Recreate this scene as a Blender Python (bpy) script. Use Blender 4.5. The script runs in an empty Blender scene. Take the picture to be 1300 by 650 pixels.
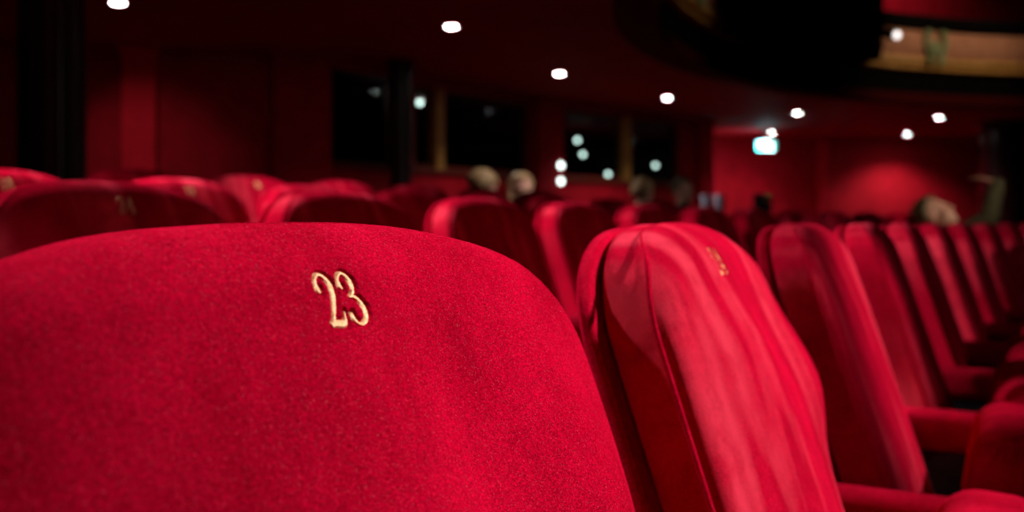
import bpy, bmesh, math, random
from mathutils import Vector, Matrix
random.seed(7)
sc = bpy.context.scene
COL = sc.collection
PI = math.pi
EYE = 0.92            # height of the lens above the front row's floor
F, CXP, HZ = 1300.0, 650.0, 283.0

# ------------------------------------------------------------------ materials
def mat(name, base, rough=0.6, metal=0.0, spec=0.5, emit=None, es=0.0):
    m = bpy.data.materials.new(name); m.use_nodes = True
    b = m.node_tree.nodes['Principled BSDF']
    b.inputs['Base Color'].default_value = (*base, 1)
    b.inputs['Roughness'].default_value = rough
    b.inputs['Metallic'].default_value = metal
    b.inputs['Specular IOR Level'].default_value = spec
    if emit:
        b.inputs['Emission Color'].default_value = (*emit, 1)
        b.inputs['Emission Strength'].default_value = es
    return m

def noisy(m, c0, c1, scale, bump=0.0, bscale=None, detail=4.0, dist=0.002, stretch=None, lo=0.35, hi=0.65):
    nt = m.node_tree; b = nt.nodes['Principled BSDF']
    tc = nt.nodes.new('ShaderNodeTexCoord')
    mp = nt.nodes.new('ShaderNodeMapping')
    nt.links.new(tc.outputs['Object'], mp.inputs['Vector'])
    if stretch: mp.inputs['Scale'].default_value = stretch
    n = nt.nodes.new('ShaderNodeTexNoise'); n.inputs['Scale'].default_value = scale; n.inputs['Detail'].default_value = detail
    nt.links.new(mp.outputs['Vector'], n.inputs['Vector'])
    r = nt.nodes.new('ShaderNodeValToRGB')
    r.color_ramp.elements[0].color = (*c0, 1); r.color_ramp.elements[1].color = (*c1, 1)
    r.color_ramp.elements[0].position = lo; r.color_ramp.elements[1].position = hi
    nt.links.new(n.outputs['Fac'], r.inputs['Fac'])
    nt.links.new(r.outputs['Color'], b.inputs['Base Color'])
    if bump:
        n2 = nt.nodes.new('ShaderNodeTexNoise'); n2.inputs['Scale'].default_value = bscale or scale * 4; n2.inputs['Detail'].default_value = 2
        nt.links.new(tc.outputs['Object'], n2.inputs['Vector'])
        bp = nt.nodes.new('ShaderNodeBump'); bp.inputs['Strength'].default_value = bump; bp.inputs['Distance'].default_value = dist
        nt.links.new(n2.outputs['Fac'], bp.inputs['Height'])
        nt.links.new(bp.outputs['Normal'], b.inputs['Normal'])
    return m

def velvet(name, streak=0.0):
    """red velvet: brushed nap patches, fine pile grain, soft sheen"""
    m = mat(name, (0.5, 0.002, 0.02), 0.8, 0, 0.0)
    nt = m.node_tree; b = nt.nodes['Principled BSDF']; L = nt.links
    tc = nt.nodes.new('ShaderNodeTexCoord')
    oi = nt.nodes.new('ShaderNodeObjectInfo')
    add = nt.nodes.new('ShaderNodeVectorMath'); add.operation = 'MULTIPLY_ADD'
    L.new(oi.outputs['Random'], add.inputs[0]); add.inputs[1].default_value = (7, 5, 3)
    L.new(tc.outputs['Object'], add.inputs[2])
    def noise(scale, detail, rough=0.5, stretch=None, off=(0, 0, 0)):
        n = nt.nodes.new('ShaderNodeTexNoise'); n.inputs['Scale'].default_value = scale
        n.inputs['Detail'].default_value = detail; n.inputs['Roughness'].default_value = rough
        src = add.outputs[0]
        if stretch:
            mp = nt.nodes.new('ShaderNodeMapping'); mp.inputs['Scale'].default_value = stretch; mp.inputs['Location'].default_value = off
            L.new(src, mp.inputs['Vector']); src = mp.outputs['Vector']
        L.new(src, n.inputs['Vector'])
        return n.outputs['Fac']
    def rng(src, a, b_, c, d):
        r = nt.nodes.new('ShaderNodeMapRange'); L.new(src, r.inputs['Value'])
        for k, v in zip(('From Min', 'From Max', 'To Min', 'To Max'), (a, b_, c, d)): r.inputs[k].default_value = v
        return r.outputs['Result']
    def mth(op, x, y):
        k = nt.nodes.new('ShaderNodeMath'); k.operation = op
        for i, v in enumerate((x, y)):
            if isinstance(v, float): k.inputs[i].default_value = v
            else: L.new(v, k.inputs[i])
        return k.outputs[0]
    nap = noise(16, 5, 0.68, (1.0, 0.6, 0.6))
    weave = noise(420, 2, 0.6, (1.0, 1.0, 1.6))
    fine = noise(900, 3, 0.75)
    spk = noise(1000, 1, 0.5)
    v = mth('MULTIPLY', mth('MULTIPLY', rng(weave, 0.3, 0.7, 0.72, 1.28), rng(fine, 0.3, 0.7, 0.55, 1.45)), rng(nap, 0.3, 0.7, 0.66, 1.30))
    mix = nt.nodes.new('ShaderNodeMix'); mix.data_type = 'RGBA'
    L.new(rng(v, 0.3, 1.8, 0.0, 1.0), mix.inputs['Factor'])
    mix.inputs[6].default_value = (0.20, 0.0, 0.006, 1); mix.inputs[7].default_value = (0.88, 0.002, 0.045, 1)
    ms = nt.nodes.new('ShaderNodeMix'); ms.data_type = 'RGBA'                # pale fibres that stand up from the pile
    L.new(rng(spk, 0.61, 0.76, 0.0, 0.42), ms.inputs['Factor']); L.new(mix.outputs[2], ms.inputs[6]); ms.inputs[7].default_value = (1.0, 0.10, 0.16, 1)
    mix = ms
    L.new(mix.outputs[2], b.inputs['Base Color'])
    b.inputs['Specular Tint'].default_value = (1.0, 0.05, 0.1, 1)
    b.inputs['Sheen Tint'].default_value = (1.0, 0.06, 0.15, 1)
    b.inputs['Sheen Roughness'].default_value = 0.32
    sh = mth('ADD', rng(nap, 0.45, 0.66, 0.05, 0.22), rng(spk, 0.60, 0.72, 0.0, 1.0))
    if streak:
        st = noise(17, 2, 0.5, (1.0, 0.1, 0.2), (3.37, 0, 0))
        blot = noise(30, 3, 0.6)
        stv = mth('MULTIPLY', rng(st, 0.50, 0.68, 0.0, 1.0), rng(blot, 0.3, 0.55, 0.35, 1.0))
        sh = mth('ADD', sh, mth('MULTIPLY', stv, streak))
        mx2 = nt.nodes.new('ShaderNodeMix'); mx2.data_type = 'RGBA'
        L.new(mth('MULTIPLY', stv, 0.8), mx2.inputs['Factor']); L.new(mix.outputs[2], mx2.inputs[6]); mx2.inputs[7].default_value = (1.0, 0.055, 0.105, 1)
        L.new(mx2.outputs[2], b.inputs['Base Color'])
    L.new(sh, b.inputs['Sheen Weight'])
    bp = nt.nodes.new('ShaderNodeBump'); bp.inputs['Strength'].default_value = 0.9; bp.inputs['Distance'].default_value = 0.0018
    L.new(fine, bp.inputs['Height'])
    bp2 = nt.nodes.new('ShaderNodeBump'); bp2.inputs['Strength'].default_value = 0.22; bp2.inputs['Distance'].default_value = 0.01
    L.new(nap, bp2.inputs['Height']); L.new(bp.outputs['Normal'], bp2.inputs['Normal'])
    L.new(bp2.outputs['Normal'], b.inputs['Normal'])
    return m

M = {}
M['velvet'] = velvet('red_velvet')
M['velvet_brushed'] = velvet('brushed_red_velvet', 0.6)
M['gold_thread'] = noisy(mat('gold_thread', (0.8, 0.5, 0.2), 0.5, 0.35, 0.5), (0.72, 0.34, 0.13), (0.98, 0.64, 0.38), 900, 0.6, 1800, 2, 0.0008)
M['worn_thread'] = noisy(mat('worn_thread', (0.7, 0.2, 0.1), 0.6, 0.0, 0.3), (0.62, 0.02, 0.04), (0.9, 0.42, 0.16), 160, 0.6, 1800, 2, 0.0008)
M['iron'] = noisy(mat('black_iron', (0.01, 0.01, 0.01), 0.45, 0.6), (0.006, 0.005, 0.005), (0.014, 0.012, 0.012), 30)
M['wall'] = noisy(mat('red_wall', (0.3, 0.004, 0.012), 0.8, 0, 0.2), (0.46, 0.0015, 0.012), (0.58, 0.0025, 0.018), 6, 0.15, 200)
M['panel'] = noisy(mat('lit_wall_red', (0.8, 0.003, 0.02), 0.7, 0, 0.2), (0.85, 0.003, 0.022), (0.95, 0.004, 0.028), 6)  # brighter copy of the wall red, light on the pilaster put into colour
M['ceiling'] = noisy(mat('dark_red_ceiling', (0.2, 0.01, 0.015), 0.7, 0, 0.2), (0.42, 0.012, 0.022), (0.50, 0.016, 0.028), 2.5)
M['trim'] = noisy(mat('brown_red_trim', (0.2, 0.02, 0.01), 0.5), (0.16, 0.014, 0.008), (0.24, 0.03, 0.014), 14)
M['floor'] = noisy(mat('dark_carpet', (0.06, 0.004, 0.006), 0.95, 0, 0.1), (0.03, 0.002, 0.004), (0.07, 0.005, 0.008), 40, 0.4, 300)
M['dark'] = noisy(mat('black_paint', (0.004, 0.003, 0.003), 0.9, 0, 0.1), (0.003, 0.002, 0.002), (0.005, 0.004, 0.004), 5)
M['column'] = noisy(mat('dark_lacquer', (0.03, 0.002, 0.004), 0.28, 0, 0.5), (0.022, 0.0015, 0.003), (0.034, 0.002, 0.005), 6)
M['gold'] = noisy(mat('gilt_wood', (0.35, 0.17, 0.04), 0.5, 0.1), (0.62, 0.30, 0.06), (0.80, 0.42, 0.11), 9, 0.1, 60)
M['plaster'] = noisy(mat('peach_plaster', (0.6, 0.3, 0.15), 0.7), (0.66, 0.27, 0.14), (0.78, 0.34, 0.19), 5, 0.1, 40)
M['sage'] = noisy(mat('sage_gilding', (0.35, 0.4, 0.18), 0.6), (0.30, 0.36, 0.12), (0.44, 0.50, 0.26), 14)
M['brass'] = mat('brass', (0.6, 0.36, 0.1), 0.35, 0.9)
M['lamp'] = mat('white_lamp', (0.9, 0.9, 0.9), 0.5, emit=(1, 0.97, 0.92), es=60)
M['globe'] = mat('cool_lamp', (0.9, 0.9, 0.9), 0.5, emit=(0.80, 1.0, 0.93), es=5)
M['warmlamp'] = mat('amber_lamp', (0.9, 0.6, 0.3), 0.5, emit=(1.0, 0.45, 0.12), es=2.0)
M['ring'] = mat('white_enamel', (0.5, 0.48, 0.45), 0.5)
M['teal'] = mat('lit_teal', (0.0, 0.5, 0.45), 0.4, emit=(0.0, 0.75, 0.66), es=1.3)
M['signwhite'] = mat('lit_white', (0.9, 0.9, 0.9), 0.4, emit=(0.75, 1.0, 0.95), es=5)
M['skin'] = noisy(mat('skin', (0.6, 0.3, 0.2), 0.55), (0.55, 0.26, 0.19), (0.64, 0.33, 0.24), 12)
M['hair_sandy'] = noisy(mat('sandy_hair', (0.5, 0.3, 0.13), 0.5), (0.30, 0.16, 0.06), (0.62, 0.40, 0.20), 60, stretch=(1, 1, 0.2))
M['hair_dark'] = noisy(mat('brown_hair', (0.06, 0.04, 0.015), 0.5), (0.03, 0.018, 0.006), (0.13, 0.085, 0.03), 60, stretch=(1, 1, 0.2))
M['black_cloth'] = noisy(mat('black_cloth', (0.006, 0.006, 0.007), 0.9, 0, 0.1), (0.004, 0.004, 0.005), (0.009, 0.009, 0.01), 40)
M['olive_cloth'] = noisy(mat('olive_cloth', (0.1, 0.09, 0.05), 0.9, 0, 0.1), (0.075, 0.065, 0.035), (0.12, 0.105, 0.06), 30)
M['paleblue'] = noisy(mat('pale_ceramic', (0.55, 0.58, 0.75), 0.4), (0.5, 0.52, 0.7), (0.62, 0.62, 0.78), 20)
g = bpy.data.materials.new('window_glass'); g.use_nodes = True
nt = g.node_tree; nt.nodes.clear()
out = nt.nodes.new('ShaderNodeOutputMaterial'); mx = nt.nodes.new('ShaderNodeMixShader')
tr = nt.nodes.new('ShaderNodeBsdfTransparent'); gl = nt.nodes.new('ShaderNodeBsdfGlossy')
tr.inputs['Color'].default_value = (0.75, 0.8, 0.79, 1); gl.inputs['Roughness'].default_value = 0.03
gl.inputs['Color'].default_value = (0.6, 0.6, 0.6, 1)
mx.inputs['Fac'].default_value = 0.012
nt.links.new(tr.outputs[0], mx.inputs[1]); nt.links.new(gl.outputs[0], mx.inputs[2]); nt.links.new(mx.outputs[0], out.inputs['Surface'])
M['glass'] = g

# ------------------------------------------------------------------ helpers
def obj(name, bm, m, parent=None, smooth=True, kind=None):
    me = bpy.data.meshes.new(name)
    bmesh.ops.recalc_face_normals(bm, faces=bm.faces[:])
    bm.to_mesh(me); bm.free()
    if smooth:
        for p in me.polygons: p.use_smooth = True
        try: me.set_sharp_from_angle(angle=math.radians(42))
        except Exception: pass
    o = bpy.data.objects.new(name, me); COL.objects.link(o)
    me.materials.append(M[m] if isinstance(m, str) else m)
    if parent is not None: o.parent = parent
    if kind: o['kind'] = kind
    return o

def empty(name, loc=(0, 0, 0), rz=0.0, label=None, cat=None, group=None, kind=None):
    o = bpy.data.objects.new(name, None); COL.objects.link(o)
    o.location = loc; o.rotation_euler = (0, 0, rz); o.empty_display_size = 0.1
    return tag(o, label, cat, group, kind)

def tag(o, label=None, cat=None, group=None, kind=None):
    if label: o['label'] = label
    if cat: o['category'] = cat
    if group: o['group'] = group
    if kind: o['kind'] = kind
    return o

def kids(o): return [c for c in bpy.data.objects if c.parent == o]

def copy_tree(o, parent=None):
    c = o.copy(); COL.objects.link(c)
    if parent is not None: c.parent = parent
    for ch in o.children: copy_tree(ch, c)
    return c

def box(bm, x0, x1, y0, y1, z0, z1, mtx=None):
    vs = [bm.verts.new((x, y, z)) for x in (x0, x1) for y in (y0, y1) for z in (z0, z1)]
    for f in ((0, 1, 3, 2), (4, 6, 7, 5), (0, 4, 5, 1), (2, 3, 7, 6), (0, 2, 6, 4), (1, 5, 7, 3)):
        bm.faces.new([vs[i] for i in f])
    if mtx is not None: bmesh.ops.transform(bm, matrix=mtx, verts=vs)
    return vs

def rbox(x0, x1, y0, y1, z0, z1, r, seg=4):
    bm = bmesh.new(); box(bm, x0, x1, y0, y1, z0, z1)
    bmesh.ops.bevel(bm, geom=bm.edges[:], offset=r, segments=seg, profile=0.5, affect='EDGES')
    return bm

def tube(bm, pts, r, n=8, closed=False, caps=True):
    pts = [Vector(p) for p in pts]; rings = []
    rs = r if isinstance(r, (list, tuple)) else [r] * len(pts)
    up = Vector((0, 0, 1)); prev = None
    for i, p in enumerate(pts):
        t = (pts[min(i + 1, len(pts) - 1)] - pts[max(i - 1, 0)]).normalized()
        a = prev if prev is not None else (up if abs(t.dot(up)) < 0.95 else Vector((1, 0, 0)))
        a = (a - t * a.dot(t)).normalized(); prev = a; b = t.cross(a)
        rings.append([bm.verts.new(p + (a * math.cos(k * 2 * PI / n) + b * math.sin(k * 2 * PI / n)) * rs[i]) for k in range(n)])
    for i in range(len(rings) - 1):
        for k in range(n):
            bm.faces.new((rings[i][k], rings[i][(k + 1) % n], rings[i + 1][(k + 1) % n], rings[i + 1][k]))
    if caps:
        bm.faces.new(rings[0][::-1]); bm.faces.new(rings[-1])

def lathe(bm, prof, n=32, c=(0, 0, 0), rfun=None):
    rings = []
    for (r, z) in prof:
        rings.append([bm.verts.new((c[0] + r * (rfun(k * 2 * PI / n) if rfun else 1) * math.cos(k * 2 * PI / n),
                                    c[1] + r * (rfun(k * 2 * PI / n) if rfun else 1) * math.sin(k * 2 * PI / n), c[2] + z)) for k in range(n)])
    for i in range(len(rings) - 1):
        for k in range(n):
            bm.faces.new((rings[i][k], rings[i][(k + 1) % n], rings[i + 1][(k + 1) % n], rings[i + 1][k]))
    bm.faces.new(rings[0][::-1]); bm.faces.new(rings[-1])

def at(px, d, py=None, z=None):
    """a point of the place seen at pixel column px and depth d"""
    x = (px - CXP) / F * d
    if z is None: z = EYE + (HZ - py) / F * d
    return Vector((x, d, z))

# ------------------------------------------------------------------ digits
def arc(cx, cy, rx, ry, a0, a1, n, w0, w1):
    o = []
    for i in range(n + 1):
        a = math.radians(a0 + (a1 - a0) * i / n)
        o.append((cx + rx * math.cos(a), cy + ry * math.sin(a), w0 + (w1 - w0) * abs(math.cos(a))))
    return o
DIG = {
 '2': [[(.13, .66, .06), (.11, .74, .15), (.11, .84, .10), (.18, .94, .06), (.30, 1.0, .05), (.42, .96, .09), (.51, .86, .14), (.53, .75, .155), (.49, .60, .14), (.40, .44, .11), (.28, .27, .085), (.17, .13, .07), (.09, .03, .06)],
       [(.06, .06, .07), (.18, .075, .12), (.32, .06, .13), (.46, .055, .12), (.53, .12, .07), (.58, .28, .035)]],
 '3': [[(.14, .70, .05), (.11, .77, .14), (.12, .87, .09), (.20, .96, .055), (.31, 1.0, .05), (.42, .95, .10), (.49, .85, .145), (.49, .74, .14), (.44, .63, .09), (.34, .555, .05), (.24, .54, .04)],
       [(.28, .545, .04), (.40, .53, .07), (.51, .45, .12), (.57, .33, .155), (.56, .19, .15), (.48, .07, .10), (.36, .01, .06), (.25, .0, .055), (.14, .06, .08), (.08, .16, .14), (.10, .24, .05)]],
 '1': [[(.30, .0, .15), (.30, .3, .15), (.30, .7, .15), (.30, .99, .13)], [(.30, .97, .05), (.2, .88, .06), (.12, .84, .05)], [(.08, .02, .05), (.3, .025, .06), (.52, .02, .05)]],
 '4': [[(.42, .0, .13), (.42, .4, .13), (.42, .98, .13)], [(.42, .97, .05), (.24, .66, .05), (.05, .32, .05)], [(.04, .30, .06), (.3, .30, .06), (.6, .30, .06)], [(.28, .02, .05), (.42, .025, .05), (.56, .02, .05)]],
 '0': [arc(.31, .5, .22, .48, 0, 360, 20, .05, .14)],
 '8': [arc(.31, .77, .18, .22, 0, 360, 16, .05, .13), arc(.31, .27, .22, .26, 0, 360, 16, .05, .14)],
 '9': [arc(.31, .70, .21, .28, 0, 360, 16, .05, .14), [(.52, .66, .13), (.5, .4, .12), (.42, .16, .08), (.28, .03, .06), (.14, .08, .08), (.12, .16, .10)]],
}
NUM_H, NUM_DROP, NUM_T = 0.0232, 0.0352, 0.0
def number_strokes(txt):
    """strokes in (t, h): t along the row to the viewer's right, h below the crown"""
    adv = 0.71; total = adv * len(txt) - 0.10; res = []
    for i, ch in enumerate(txt):
        for st in DIG[ch]:
            res.append([((x + i * adv - total / 2) * NUM_H + NUM_T, NUM_DROP + (0.5 - y) * NUM_H, (w * 1.12 + 0.016) * NUM_H) for (x, y, w) in st])
    return res

# ------------------------------------------------------------------ the theatre seat
A_, C_, TOPZ, BOTZ = 0.210, 0.095, 0.92, 0.33
def drop(x, a=None, c=C_):
    a = a or A_
    q = min(1.0, abs(x) / a)
    return c * (1 - math.sqrt(max(0.0, 1 - q ** 3)))
def recline(h): return 0.10 * h + 0.62 * h * h if h < 0.2 else 0.10 * 0.2 + 0.62 * 0.04 + 0.348 * (h - 0.2)
def recline(h): return 0.33 * h
TILT = 0.05
def rr(x):
    """roll of the front edge: wide over the crown, tight down the sides"""
    k = max(0.0, min(1.0, (abs(x) - 0.11) / 0.08)); k = k * k * (3 - 2 * k)
    return 0.028 + (0.012 - 0.028) * k
def front_y(x, h, e, hero=False):
    RR = rr(x)
    y = recline(h)
    # soft pillow: swells over the shoulders, hollows in the lap of the back
    y += 0.012 * max(0.0, 1 - (x / A_) ** 2) * min(1.0, h / 0.12)
    if hero:                                             # the near seat is sat out of shape
        y += 0.016 * (1 - min(1.0, (x / A_) ** 2)) * min(1.0, h / 0.1)
        y += 0.020 * math.exp(-((x + 0.15) / 0.055) ** 2 - ((h - 0.16) / 0.06) ** 2)
        y -= 0.012 * math.exp(-((x + 0.05) / 0.05) ** 2 - ((h - 0.105) / 0.05) ** 2)
    if e < RR: y -= RR * (1 - math.sqrt(max(0.0, 1 - (1 - e / RR) ** 2)))
    return y

def seg_dist(px, py, st):
    best = 9.0
    for (x0, y0, w0), (x1, y1, w1) in zip(st[:-1], st[1:]):
        dx, dy = x1 - x0, y1 - y0; L2 = dx * dx + dy * dy
        t = 0 if L2 == 0 else max(0.0, min(1.0, ((px - x0) * dx + (py - y0) * dy) / L2))
        d = math.hypot(px - x0 - t * dx, py - y0 - t * dy) - (w0 + t * (w1 - w0)) / 2
        best = min(best, d)
    return best

def back_cushion_bm(number=None):
    xs = {round(A_ * math.sin(PI / 2 * i / 26), 6) for i in range(-26, 27)}
    vs_ = [1 - (1 - j / 40) ** 1.8 for j in range(41)]
    st = None
    if number:
        st = number_strokes(number); 
        xs |= {round(-NUM_T - 0.024 + 0.0005 * i, 6) for i in range(97)}
        H = TOPZ - BOTZ
        h0, h1 = NUM_DROP - 0.017, NUM_DROP + 0.017
        vs_ = [v for v in vs_ if not (H * (1 - v) > h0 and H * (1 - v) < h1)] + [1 - (h0 + (h1 - h0) * i / 68) / H for i in range(69)]
    xs = sorted(xs); vs_ = sorted(set(vs_))
    bm = bmesh.new(); grid = []
    ol = outline(A_, C_, TOPZ, BOTZ - 0.05, 40, 3)
    def edge_dist(x, z):
        x = -abs(x); best = 9.0
        for (x0, z0), (x1, z1) in zip(ol[:45], ol[1:46]):
            dx, dz = x1 - x0, z1 - z0; L2 = dx * dx + dz * dz or 1e-12
            t = max(0.0, min(1.0, ((x - x0) * dx + (z - z0) * dz) / L2))
            best = min(best, (x - x0 - t * dx) ** 2 + (z - z0 - t * dz) ** 2)
        return math.sqrt(best)
    for x in xs:
        dr = drop(x); zt = TOPZ - dr; colv = []
        for v in vs_:
            z = BOTZ + (zt - BOTZ) * v; h = TOPZ - z
            e = edge_dist(x, z) if (A_ - abs(x) < 0.035 or zt - z < 0.06) else 1.0
            e = min(e, z - BOTZ + 0.002)
            y = front_y(x, h, e, bool(st))
            if st and abs(x + NUM_T) < 0.03 and abs(h - NUM_DROP) < 0.02:
                t = -x
                d = min(seg_dist(t, h, s) for s in st)
                if d < 0.0016: y -= 0.0026 * min(1.0, (0.0016 - d) / 0.0016) ** 0.8
            colv.append(bm.verts.new((x, y, z)))
        grid.append(colv)
    for i in range(len(grid) - 1):
        for j in range(len(vs_) - 1):
            bm.faces.new((grid[i][j], grid[i + 1][j], grid[i + 1][j + 1], grid[i][j + 1]))
    loop = grid[0][:] + [c[-1] for c in grid[1:-1]] + grid[-1][::-1]     # up the left, over the crown, down the right
    prev = loop
    for k, (yy, ins) in enumerate(((None, -0.001), (0.35, 0.0006), (0.7, 0.0008), (-0.047, 0.0), (-0.052, 0.002), (-0.055, 0.008))):
        ring = []
        for v in loop:
            h = TOPZ - v.co.z; r_ = rr(v.co.x); side = (0.028 - r_) / 0.016
            yo = -r_ - 0.003 if yy is None else (-r_ - (0.036 - r_) * yy if yy > 0 else yy)
            i_ = ins * side if k == 0 else ins
            sx = v.co.x * (1 - i_ / A_); sz = BOTZ + (v.co.z - BOTZ) * (1 - i_ / 0.6) + TILT * (yo + r_)
            gy = 0.0006 * math.sin(h * 420) if k in (1, 2) else 0          # faint gathers in the boxing
            ring.append(bm.verts.new((sx + math.copysign(gy, v.co.x), recline(h) + yo, sz)))
        for a in range(len(loop) - 1):
            bm.faces.new((prev[a], prev[a + 1], ring[a + 1], ring[a]))
        prev = ring
    bm.faces.new(prev)
    return bm

def outline(a, c, top, bot, n=40, nv=10):
    pts = [(-a, bot + (top - c - bot) * j / nv) for j in range(nv)]
    pts += [(a * math.sin(PI / 2 * (i / n)), None) for i in range(-n, n + 1)]
    pts = [(x, z if z is not None else top - drop(x, a, c)) for x, z in pts]
    pts += [(a, bot + (top - c - bot) * (nv - 1 - j) / nv) for j in range(nv)]
    return pts

def back_shell_bm():
    bm = bmesh.new(); prev = None
    for (dy, ins) in ((-0.059, 0.010), (-0.060, 0.002), (-0.063, 0.0), (-0.069, 0.0), (-0.073, 0.003), (-0.075, 0.012)):
        ring = [bm.verts.new((x, recline(TOPZ - z) + dy, z + TILT * dy)) for x, z in outline(A_ - ins, C_, TOPZ - 0.001 - ins, BOTZ - 0.02)]
        if prev:
            for a in range(len(ring)):
                b = (a + 1) % len(ring); bm.faces.new((prev[a], prev[b], ring[b], ring[a]))
        else: bm.faces.new(ring[::-1])
        prev = ring
    bm.faces.new(prev)
    return bm

def piping_bm():
    bm = bmesh.new()
    pts = [(x, recline(TOPZ - z) - rr(x) + 0.001, z) for x, z in outline(A_ + 0.0004, C_, TOPZ + 0.0002, BOTZ + 0.01)]
    tube(bm, pts, [0.0002 + 0.0022 * max(0.0, min(1.0, (abs(p[0]) - 0.10) / 0.08)) for p in pts], 6)
    return bm

def number_bm(txt, hero=False):
    bm = bmesh.new()
    for st in number_strokes(txt):
        # resample smoothly
        P = []
        for i in range(len(st) - 1):
            p0, p1, p2, p3 = st[max(i - 1, 0)], st[i], st[i + 1], st[min(i + 2, len(st) - 1)]
            for s in range(4):
                t = s / 4
                P.append(tuple(0.5 * (2 * p1[k] + (p2[k] - p0[k]) * t + (2 * p0[k] - 5 * p1[k] + 4 * p2[k] - p3[k]) * t * t + (3 * p1[k] - p0[k] - 3 * p2[k] + p3[k]) * t ** 3) for k in range(3)))
        P.append(st[-1]); rows = []
        for i, (t, h, w) in enumerate(P):
            a = P[max(i - 1, 0)]; b = P[min(i + 1, len(P) - 1)]
            dx, dh = b[0] - a[0], b[1] - a[1]; L = math.hypot(dx, dh) or 1
            nx, nh = -dh / L, dx / L; row = []
            for s, lift in ((-0.5, -0.0030), (-0.46, -0.0008), (-0.2, 0.0002), (0.2, 0.0002), (0.46, -0.0008), (0.5, -0.0030)):
                tt, hh = t + nx * w * s, h + nh * w * s
                y = front_y(-tt, hh, 1.0, hero) + (-0.0012 if hero else 0.0012) + lift
                row.append(bm.verts.new((-tt, y, TOPZ - hh)))
            rows.append(row)
        for i in range(len(rows) - 1):
            for k in range(5): bm.faces.new((rows[i][k], rows[i][k + 1], rows[i + 1][k + 1], rows[i + 1][k]))
        bm.faces.new(rows[0]); bm.faces.new(rows[-1][::-1])
    return bm

def seat_cushion_bm(folded=True):
    bm = bmesh.new(); r = 0.042
    vs_ = box(bm, -0.215, 0.215, 0.0, 0.40, -0.055, 0.055)
    bmesh.ops.subdivide_edges(bm, edges=bm.edges[:], cuts=23, use_grid_fill=True)
    for v in bm.verts:                                   # rounded block with a plump centre
        x, y, z = v.co.x, v.co.y - 0.20, v.co.z
        # crowd the grid lines into the corners
        x = 0.215 * math.sin(PI / 2 * x / 0.215); y = 0.20 * math.sin(PI / 2 * y / 0.20); z = 0.055 * math.sin(PI / 2 * z / 0.055)
        c = Vector((max(-0.215 + r, min(0.215 - r, x)), max(-0.20 + r, min(0.20 - r, y)), max(-0.055 + r, min(0.055 - r, z))))
        d = Vector((x, y, z)) - c
        q = c + d.normalized() * r if d.length > 1e-6 else c
        k = max(0.0, 1 - (q.x / 0.215) ** 2) * max(0.0, 1 - (q.y / 0.20) ** 2)
        q.z += 0.014 * (q.z / 0.055) * k; q.y += 0.010 * (q.y / 0.20) * max(0.0, 1 - (q.x / 0.215) ** 2)
        v.co = (q.x, q.y + 0.20, q.z)
    if folded: m_ = Matrix.Translation((0, 0.225, 0.250)) @ Matrix.Rotation(math.radians(86), 4, 'X')
    else: m_ = Matrix.Translation((0, 0.20, 0.40)) @ Matrix.Rotation(math.radians(3), 4, 'X')
    bmesh.ops.transform(bm, matrix=m_, verts=bm.verts[:])
    return bm

def seat_pan_bm(folded=True):
    """thin board under the squab"""
    bm = rbox(-0.19, 0.19, 0.03, 0.30, -0.072, -0.064, 0.003, 2)
    if folded: m_ = Matrix.Translation((0, 0.225, 0.250)) @ Matrix.Rotation(math.radians(86), 4, 'X')
    else: m_ = Matrix.Translation((0, 0.20, 0.40)) @ Matrix.Rotation(math.radians(3), 4, 'X')
    bmesh.ops.transform(bm, matrix=m_, verts=bm.verts[:])
    return bm

AX = -0.27                                               # arm stands on the viewer's right of the seat
def armrest_bm():
    bm = rbox(AX - 0.024, AX + 0.024, 0.005, 0.40, 0.555, 0.622, 0.02, 5)
    for v in bm.verts: v.co.z -= 0.03 * max(0, v.co.y - 0.12)
    return bm
def arm_support_bm():
    bm = rbox(AX - 0.018, AX + 0.018, 0.10, 0.34, 0.03, 0.56, 0.008, 2)
    return bm
def foot_bm():
    return rbox(AX - 0.028, AX + 0.028, 0.06, 0.38, 0.0, 0.03, 0.008, 2)
def hinge_bm():
    bm = bmesh.new()
    tube(bm, [(-0.25, 0.235, 0.30), (-0.1, 0.235, 0.30), (0.1, 0.235, 0.30), (0.235, 0.235, 0.30)], 0.011, 10)
    return bm

def make_seat(folded=True):
    r = empty('theatre_seat')
    bc = obj('back_cushion', back_cushion_bm(), 'velvet', r)
    obj('piping', piping_bm(), 'velvet', bc)
    obj('back_shell', back_shell_bm(), 'velvet', r)
    sm = seat_cushion_bm(folded)
    s = obj('seat_cushion', sm, 'velvet', r)
    obj('seat_board', seat_pan_bm(folded), 'velvet', s)
    obj('armrest', armrest_bm(), 'velvet', r)
    a = obj('arm_support', arm_support_bm(), 'iron', r)
    obj('foot_plate', foot_bm(), 'iron', a)
    obj('hinge_bar', hinge_bm(), 'iron', r)
    return r

PITCH = 0.54
TH = math.atan((1339 - 650) / F)
U = Vector((math.sin(TH), math.cos(TH), 0)); N = Vector((math.cos(TH), -math.sin(TH), 0))
BASE = Vector((-0.08, 0.486, 0)); A0, RAD = 3.6 * PITCH, 20.0
def row_at(off, a):
    """point and facing of the curved rows; off behind the front row, a metres along it"""
    if a <= A0:
        return BASE + U * a - N * off, N.copy()
    c = BASE + U * A0 + N * RAD
    ph = (a - A0) / (RAD + off)
    d = -N * math.cos(ph) + U * math.sin(ph)
    return c + d * (RAD + off), -d
def place(root, off, a, z):
    p, n = row_at(off, a)
    root.location = (p.x, p.y, z)
    root.rotation_euler = (0, 0, math.atan2(-n.x, n.y))

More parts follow.
